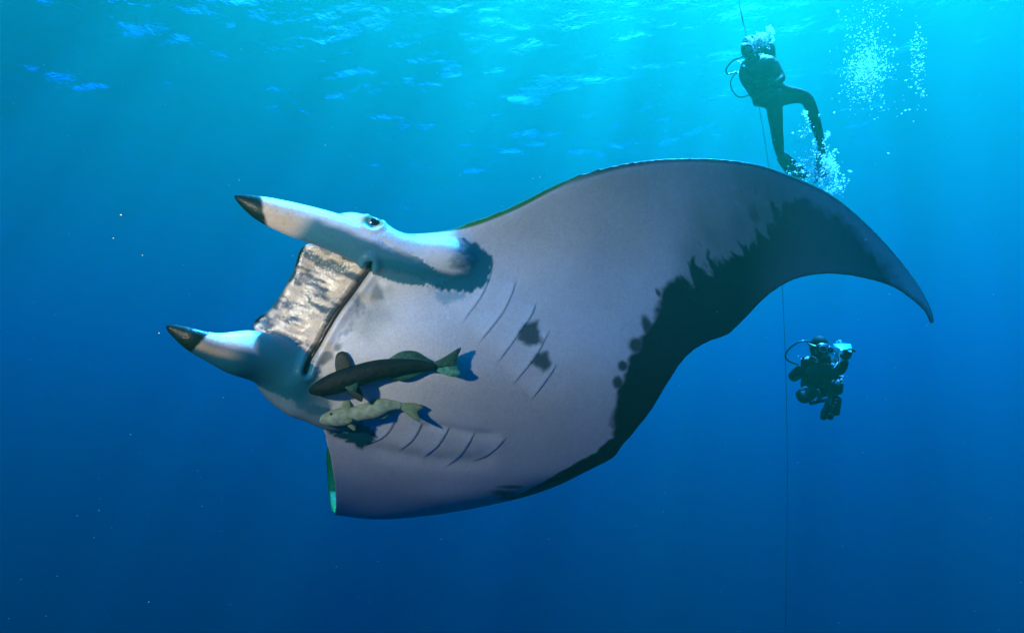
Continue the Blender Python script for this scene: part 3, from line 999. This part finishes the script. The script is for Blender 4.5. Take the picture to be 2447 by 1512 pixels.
def swim_fin(parent, heel, tip, side, width, mat, name='swim_fin'):
    h, t, s = (np.asarray(a, float) for a in (heel, tip, side))
    ax = t - h
    L = np.linalg.norm(ax)
    ax /= L
    s = s - ax * s.dot(ax)
    s /= np.linalg.norm(s)
    o = [h - s * 0.05, h + ax * L * 0.3 - s * width * 0.35, h + ax * L * 0.96 - s * width * 0.5, t - s * width * 0.18, h + ax * L * 0.93,
         t + s * width * 0.18, h + ax * L * 0.96 + s * width * 0.5, h + ax * L * 0.3 + s * width * 0.35, h + s * 0.05]
    fin = plate(name, o, 0.022, mat, parent)
    part('foot_pocket', ellipsoid(h + ax * 0.06, [ax * 0.13, s * 0.055, np.cross(ax, s) * 0.045], 14, 8), M_RUB, fin)
    for sg in (-1, 1):
        part('side_rail', tube([h + s * sg * 0.05, h + ax * L * 0.3 + s * sg * width * 0.36, h + ax * L * 0.96 + s * sg * width * 0.5], [0.014, 0.012, 0.006], seg=8, n=14, up=s), M_RUB, fin)
    return fin


BACK = CAM @ np.array([0, 0, -1.0])      # away from the lens
UP = CAM @ np.array([0, 1.0, 0])
RIGHT = CAM @ np.array([1.0, 0, 0])

# --- diver above the ray, hanging on the line
k4 = crop(1700, 0, 0.3307)


def q4(x, y, z=0.0):
    a = k4([(x, y)])[0]
    return P(a[0], a[1], 8.3 + z)


d1 = tag(empty('person', q4(545, 740)), 'diver in black wetsuit hanging upright on the line amid bubbles, one knee raised', 'person')
bpy.context.view_layer.update()
J = {'pelvis': (q4(540, 735), 0.150), 'waist': (q4(505, 645), 0.145), 'chest': (q4(470, 540), 0.165), 'neck': (q4(440, 455), 0.080),
     'head': (q4(412, 375), 0.100), 'crown': (q4(400, 322), 0.080),
     'sh_l': (q4(360, 495, -0.03), 0.080), 'el_l': (q4(345, 580, -0.14), 0.055), 'wr_l': (q4(425, 612, -0.27), 0.036),
     'sh_r': (q4(588, 500, 0.02), 0.080), 'el_r': (q4(632, 585, -0.10), 0.056), 'wr_r': (q4(560, 620, -0.27), 0.036),
     'hip_l': (q4(575, 790), 0.105), 'mid_l': (q4(586, 880), 0.092), 'kn_l': (q4(594, 965, -0.02), 0.074), 'cf_l': (q4(602, 1040, 0.02), 0.074), 'an_l': (q4(618, 1140, 0.03), 0.050), 'to_l': (q4(668, 1215, -0.02), 0.040),
     'hip_r': (q4(650, 705, -0.03), 0.118), 'mid_r': (q4(740, 704, -0.08), 0.104), 'kn_r': (q4(822, 722, -0.12), 0.082), 'cf_r': (q4(874, 880, -0.06), 0.070), 'an_r': (q4(925, 1075, 0.03), 0.046), 'to_r': (q4(930, 1150, 0.0), 0.036)}
E = [('pelvis', 'waist'), ('waist', 'chest'), ('chest', 'neck'), ('neck', 'head'), ('head', 'crown'), ('chest', 'sh_l'), ('sh_l', 'el_l'), ('el_l', 'wr_l'),
     ('chest', 'sh_r'), ('sh_r', 'el_r'), ('el_r', 'wr_r'), ('pelvis', 'hip_l'), ('hip_l', 'mid_l'), ('mid_l', 'kn_l'), ('kn_l', 'cf_l'), ('cf_l', 'an_l'), ('an_l', 'to_l'),
     ('pelvis', 'hip_r'), ('hip_r', 'mid_r'), ('mid_r', 'kn_r'), ('kn_r', 'cf_r'), ('cf_r', 'an_r'), ('an_r', 'to_r')]
skinned('body', J, E, 'pelvis', M_NEO, d1)
vest('buoyancy_vest', [q4(436, 446), q4(450, 474), q4(462, 510), q4(484, 580), q4(508, 650), q4(530, 720), q4(540, 772)], [0.11, 0.200, 0.246, 0.244, 0.212, 0.172, 0.105], d1, M_GEAR)
part('weight_belt', tube([q4(525, 700), q4(538, 745)], [0.198, 0.190], seg=28, up=CAM @ np.array([0, 0, 1.0]), flat=0.8), M_RUB, d1)
tank(d1, q4(528, 318, 0.26), q4(535, 700, 0.30), 0.092)
hd = (q4(412, 375) + q4(400, 322)) / 2
fw = -BACK * 0.8 - RIGHT * 0.6
part('hood', ellipsoid(hd + BACK * 0.015, [RIGHT * 0.122, UP * 0.150, BACK * 0.125], 20, 14), M_NEO, d1)
mask_part(d1, hd + fw * 0.105 + UP * 0.01, np.cross(fw, UP), UP, fw)
regulator(d1, hd + fw * 0.09 - UP * 0.085, fw)
hose(d1, [q4(405, 405, -0.12), q4(345, 422, -0.1), q4(270, 450, -0.05), q4(222, 510, 0.0), q4(230, 546, 0.0), q4(270, 540, 0.02), q4(330, 520, 0.1)])
hose(d1, [q4(330, 530, 0.05), q4(285, 550, 0.02), q4(255, 600, 0.0), q4(262, 660, 0.0), q4(295, 705, 0.0), q4(335, 719, 0.0), q4(400, 700, -0.02)], 0.007)
glove(d1, q4(425, 612, -0.27), q4(500, 640, -0.30), BACK)
glove(d1, q4(560, 620, -0.27), q4(490, 600, -0.32), BACK)
swim_fin(d1, q4(625, 1150, 0.03), q4(790, 1335, -0.10), RIGHT + UP * 0.6 - BACK * 0.6, 0.20, M_RUB)
swim_fin(d1, q4(922, 1085, 0.03), q4(922, 1330, -0.30), RIGHT * 0.35 - BACK, 0.20, M_RUB)

# --- diver by the line below, facing the lens
k6 = crop(1850, 770, 0.19841)


def q6(x, y, z=0.0):
    a = k6([(x, y)])[0]
    return P(a[0], a[1], 6.6 + z)


d2 = tag(empty('person', q6(780, 880)), 'crouching diver facing the lens with looped hose, black gear and a turquoise fin', 'person')
bpy.context.view_layer.update()
J = {'pelvis': (q6(785, 880, 0.05), 0.150), 'waist': (q6(775, 780), 0.150), 'chest': (q6(762, 650), 0.160), 'neck': (q6(755, 545, -0.02), 0.070),
     'head': (q6(757, 440, -0.05), 0.088), 'crown': (q6(772, 350, -0.03), 0.070),
     'sh_l': (q6(600, 600), 0.070), 'el_l': (q6(418, 775, -0.06), 0.056), 'wr_l': (q6(545, 620, -0.24), 0.036),
     'sh_r': (q6(930, 600), 0.070), 'el_r': (q6(1025, 700, -0.05), 0.050), 'wr_r': (q6(1082, 540, -0.16), 0.036),
     'hip_l': (q6(690, 900, 0.0), 0.090), 'kn_l': (q6(535, 1015, -0.30), 0.078), 'sn_l': (q6(585, 1000, -0.10), 0.060), 'an_l': (q6(640, 960, 0.16), 0.042),
     'hip_r': (q6(870, 890, 0.0), 0.090), 'kn_r': (q6(972, 885, -0.26), 0.086), 'sn_r': (q6(975, 820, -0.05), 0.058), 'an_r': (q6(990, 640, 0.26), 0.040)}
E = [('pelvis', 'waist'), ('waist', 'chest'), ('chest', 'neck'), ('neck', 'head'), ('head', 'crown'), ('chest', 'sh_l'), ('sh_l', 'el_l'), ('el_l', 'wr_l'),
     ('chest', 'sh_r'), ('sh_r', 'el_r'), ('el_r', 'wr_r'), ('pelvis', 'hip_l'), ('hip_l', 'kn_l'), ('kn_l', 'sn_l'), ('sn_l', 'an_l'),
     ('pelvis', 'hip_r'), ('hip_r', 'kn_r'), ('kn_r', 'sn_r'), ('sn_r', 'an_r')]
skinned('body', J, E, 'pelvis', M_NEO, d2)
vest('buoyancy_vest', [q6(756, 555), q6(757, 590), q6(765, 680), q6(775, 780), q6(782, 880), q6(785, 940)], [0.10, 0.175, 0.205, 0.195, 0.185, 0.110], d2, M_GEAR, lumps=0.014)
tank(d2, q6(730, 470, 0.20), q6(760, 900, 0.28), 0.085)
hd = (q6(757, 440, -0.05) + q6(772, 350, -0.03)) / 2
fw = -BACK * 0.97 + RIGHT * 0.05 - UP * 0.2
part('hood', ellipsoid(hd + BACK * 0.012, [RIGHT * 0.088, UP * 0.118, BACK * 0.100], 20, 14), M_NEO, d2)
mask_part(d2, hd + fw * 0.095 + UP * 0.015, RIGHT * 0.98 - UP * 0.16, UP, fw)
regulator(d2, hd + fw * 0.09 - UP * 0.075, fw)
hose(d2, [q6(720, 470, -0.16), q6(690, 355, -0.02), q6(560, 315, 0.0), q6(430, 370, 0.0), q6(345, 470, 0.0), q6(365, 545, -0.02), q6(480, 597, -0.06), q6(600, 600, -0.1)], 0.009)
hose(d2, [q6(840, 390, 0.05), q6(930, 430, 0.0), q6(990, 510, -0.05), q6(985, 580, -0.08), q6(930, 660, -0.2)], 0.007)
hose(d2, [q6(640, 1080, -0.2), q6(700, 1070, -0.22), q6(770, 1050, -0.22), q6(850, 1040, -0.2), q6(900, 990, -0.2)], 0.017)
hose(d2, [q6(755, 930, -0.19), q6(760, 1000, -0.22), q6(750, 1055, -0.23)], 0.022)
glove(d2, q6(545, 620, -0.24), q6(640, 560, -0.28), -BACK + RIGHT * 0.2)
glove(d2, q6(1082, 540, -0.16), q6(1105, 470, -0.2), -BACK)
blade = k6([(925, 350), (965, 342), (980, 362), (1000, 342), (1090, 345), (1104, 368), (1118, 347), (1145, 352), (1162, 400), (1152, 432), (1060, 432), (985, 412), (945, 385)])
fin2 = plate('swim_fin', [P(x, y, 6.6 + 0.36 + 0.010 * (blade[9][1] - y)) for x, y in blade], 0.02, M_TEAL, d2)
part('foot_pocket', tube([q6(990, 640, 0.26), q6(1010, 540, 0.34), q6(1035, 440, 0.39)], [0.045, 0.052, 0.040], seg=14, n=10, up=BACK), M_RUB, fin2)
swim_fin(d2, q6(650, 950, 0.18), q6(700, 800, 0.62), RIGHT, 0.2, M_RUB)
for x, y, z in ((940, 470, -0.12), (930, 610, -0.22), (1045, 560, -0.14), (1043, 615, -0.13), (740, 910, -0.2)):
    part('buckle', tube([q6(x - 12, y, z), q6(x + 12, y + 2, z)], [0.008, 0.008], seg=8, up=UP), M_METAL, d2)

can = tag(empty('canister', q6(955, 1005, -0.2)), 'black cylindrical canister with shiny clips hanging under the crouching diver', 'canister')
bpy.context.view_layer.update()
part('housing', tube([q6(975, 1005, -0.2), q6(972, 1015, -0.2), q6(940, 1205, -0.2), q6(938, 1212, -0.2)], [0.040, 0.047, 0.047, 0.040], seg=24, up=BACK), M_GEAR, can)
part('lamp_head', tube([q6(905, 1195, -0.23), q6(898, 1210, -0.23), q6(880, 1262, -0.23), q6(878, 1268, -0.23)], [0.022, 0.034, 0.034, 0.028], seg=20, up=BACK), M_RUB, can)
part('grip', tube([q6(860, 1040, -0.22), q6(845, 1130, -0.23), q6(820, 1200, -0.24), q6(805, 1270, -0.24)], [0.014, 0.026, 0.034, 0.028], seg=16, n=16, up=BACK), M_RUB, can)
part('strap', tube([q6(905, 960, -0.18), q6(880, 1040, -0.21), q6(875, 1150, -0.24), q6(890, 1200, -0.23)], [0.010] * 4, seg=8, n=14, up=BACK), M_GEAR, can)
for x, y in ((972, 1028), (958, 1068), (936, 1112), (880, 1203), (905, 1212)):
    part('clip', tube([q6(x - 9, y, -0.252), q6(x + 9, y + 3, -0.252)], [0.006, 0.006], seg=8, up=UP), M_METAL, can)

# ------------------------------------------------------------------ the line
lp = [(1735, -160), (1765, 0), (1783, 85), (1815, 262), (1838, 405), (1862, 600), (1872, 740), (1880, 980), (1881, 1240), (1876, 1560), (1868, 1900)]
pts = [P(x, y, 8.75) for x, y in lp]
top = pts[0] + (pts[0] - pts[1]) / (pts[0] - pts[1])[2] * (SURFACE - pts[0][2])
v, f = tube([top] + pts, [0.0036] * (len(pts) + 1), seg=8, n=120, up=BACK)
tag(link('descent_line', mesh_np('descent_line', v, f), M_ROPE), 'thin dark line running down from the surface past both divers', 'rope')

# ------------------------------------------------------------------ bubbles
def ico():
    t = (1 + 5 ** 0.5) / 2
    v = np.array([(-1, t, 0), (1, t, 0), (-1, -t, 0), (1, -t, 0), (0, -1, t), (0, 1, t), (0, -1, -t), (0, 1, -t), (t, 0, -1), (t, 0, 1), (-t, 0, -1), (-t, 0, 1)], float)
    f = [(0, 11, 5), (0, 5, 1), (0, 1, 7), (0, 7, 10), (0, 10, 11), (1, 5, 9), (5, 11, 4), (11, 10, 2), (10, 7, 6), (7, 1, 8), (3, 9, 4), (3, 4, 2), (3, 2, 6), (3, 6, 8), (3, 8, 9), (4, 9, 5), (2, 4, 11), (6, 2, 10), (8, 6, 7), (9, 8, 1)]
    v /= np.linalg.norm(v[0])
    v = list(map(tuple, v))
    cache, nf = {}, []

    def midp(a, b):
        k = (min(a, b), max(a, b))
        if k not in cache:
            m_ = (np.array(v[a]) + np.array(v[b])) / 2
            v.append(tuple(m_ / np.linalg.norm(m_)))
            cache[k] = len(v) - 1
        return cache[k]
    for a, b, c in f:
        x, y, z = midp(a, b), midp(b, c), midp(c, a)
        nf += [(a, x, z), (b, y, x), (c, z, y), (x, y, z)]
    return np.array(v), np.array(nf)


ICO_V, ICO_F = ico()


def bubbles(name, clusters, to_px, depth, spread, rmin, rmax, seed, mat, flat=0.7):
    rng = np.random.default_rng(seed)
    vs, fs, k = [], [], 0
    for cx, cy, sx_, sy_, n in clusters:
        for _ in range(n):
            x, y = rng.normal(cx, sx_), rng.normal(cy, sy_)
            a, b = to_px([(x, y)])[0]
            d = depth + rng.normal(0, spread)
            c = P(a, b, d)
            if c[2] > SURFACE - 1.0:
                continue
            r = rmin * (rmax / rmin) ** (rng.random() ** 2.2)
            sc = np.array([r * rng.uniform(0.9, 1.5), r * rng.uniform(0.9, 1.5), r * rng.uniform(flat * 0.8, 1.1)])
            vs.append(ICO_V * sc + c)
            fs.append(ICO_F + k)
            k += len(ICO_V)
    return link(name, mesh_np(name, np.concatenate(vs), np.concatenate(fs)), mat)


kb1, kb2, kb3 = crop(1760, 60, 0.1058), crop(1860, 240, 0.1587), crop(2050, 0, 0.1852)
for nm, cl, kk, dep_, spd, r0, r1, sd_, lab in (
    ('exhaled_bubbles', [(900, 360, 95, 60, 150), (830, 430, 70, 50, 90), (980, 310, 55, 45, 80), (700, 400, 40, 25, 20), (790, 560, 30, 50, 24), (1130, 120, 40, 45, 40), (1170, 220, 40, 30, 14),
                         (1080, 440, 60, 60, 14), (930, 690, 30, 10, 5), (800, 715, 10, 10, 3), (640, 300, 30, 10, 5), (440, 840, 40, 15, 8), (540, 960, 30, 12, 5), (600, 450, 80, 8, 10)], kb1, 8.0, 0.05, 0.006, 0.021, 3,
     'bright white bubbles breathed out in front of the upper diver\'s face'),
    ('rising_bubbles', [(655, 225, 24, 30, 34), (690, 330, 30, 45, 30), (690, 450, 55, 40, 40), (640, 580, 60, 50, 30), (790, 670, 22, 60, 50), (1015, 545, 28, 26, 26), (970, 620, 16, 40, 14), (880, 262, 12, 10, 6),
                        (790, 850, 55, 60, 90), (1020, 960, 55, 70, 200), (1060, 1080, 70, 60, 260), (1130, 820, 50, 15, 10), (700, 1020, 120, 90, 110), (740, 1110, 60, 30, 50), (850, 1230, 130, 60, 170),
                        (1150, 1330, 90, 60, 90), (1020, 1420, 90, 40, 110), (1250, 1230, 30, 30, 12), (560, 1020, 30, 15, 16), (440, 1150, 40, 20, 16)], kb2, 7.9, 0.12, 0.0038, 0.0125, 5,
     'cloud of small bubbles rising around the upper diver\'s feet'),
    ('bubble_plume', [(350, 960, 130, 120, 640), (380, 720, 140, 130, 260), (350, 450, 130, 100, 70), (430, 180, 200, 110, 70), (280, 1240, 150, 70, 80), (450, 1400, 200, 90, 30), (1040, 720, 70, 180, 120), (1000, 1000, 60, 160, 50),
                      (1130, 1240, 20, 20, 6), (950, 1450, 120, 120, 14)], kb3, 8.4, 0.3, 0.004, 0.012, 8,
     'loose plume of tiny bubbles drifting up beside the upper diver')):
    o = bubbles(nm, cl, kk, dep_, spd, r0, r1, sd_, M_BUB)
    o['kind'], o['label'] = 'stuff', lab
for (x, y), r, lab in (((2031, 409), 0.018, 'lone oval bubble just right of the bubble cloud at the diver\'s feet'), ((2123, 366), 0.010, 'tiny lone bubble in open water under the loose plume')):
    v, f = ellipsoid(P(x, y, 7.9), [RIGHT * r * 1.5 - UP * r * 0.4, UP * r * 0.7, BACK * r], 12, 8)
    tag(link('air_bubble', mesh_np('air_bubble', v, f), M_BUB), lab, 'bubble')
rng = np.random.default_rng(21)
o = bubbles('crumbs', [(1000, 320, 30, 10, 6), (1045, 745, 22, 6, 6), (1010, 785, 22, 8, 8), (1045, 825, 12, 4, 4), (580, 520, 30, 8, 8), (1130, 436, 12, 3, 4)], k6, 6.25, 0.02, 0.004, 0.010, 9, M_BUB)
o.name = o.data.name = 'escaping_bubbles'
o['kind'], o['label'] = 'stuff', 'few bright bubbles leaking along the crouching diver\'s gear'
vs, fs, k = [], [], 0
for _ in range(420):
    d = rng.uniform(1.8, 7.5)
    c = P(rng.uniform(-200, 2650), rng.uniform(-100, 1600), d)
    r = rng.uniform(0.00035, 0.0009) * d ** 0.6
    vs.append(ICO_V * np.array([r * rng.uniform(0.8, 2.2), r, r * rng.uniform(0.6, 1.2)]) + c)
    fs.append(ICO_F + k)
    k += len(ICO_V)
o = link('marine_snow', mesh_np('marine_snow', np.concatenate(vs), np.concatenate(fs)), M_SNOW)
o['kind'], o['label'] = 'stuff', 'tiny pale specks drifting in the water'
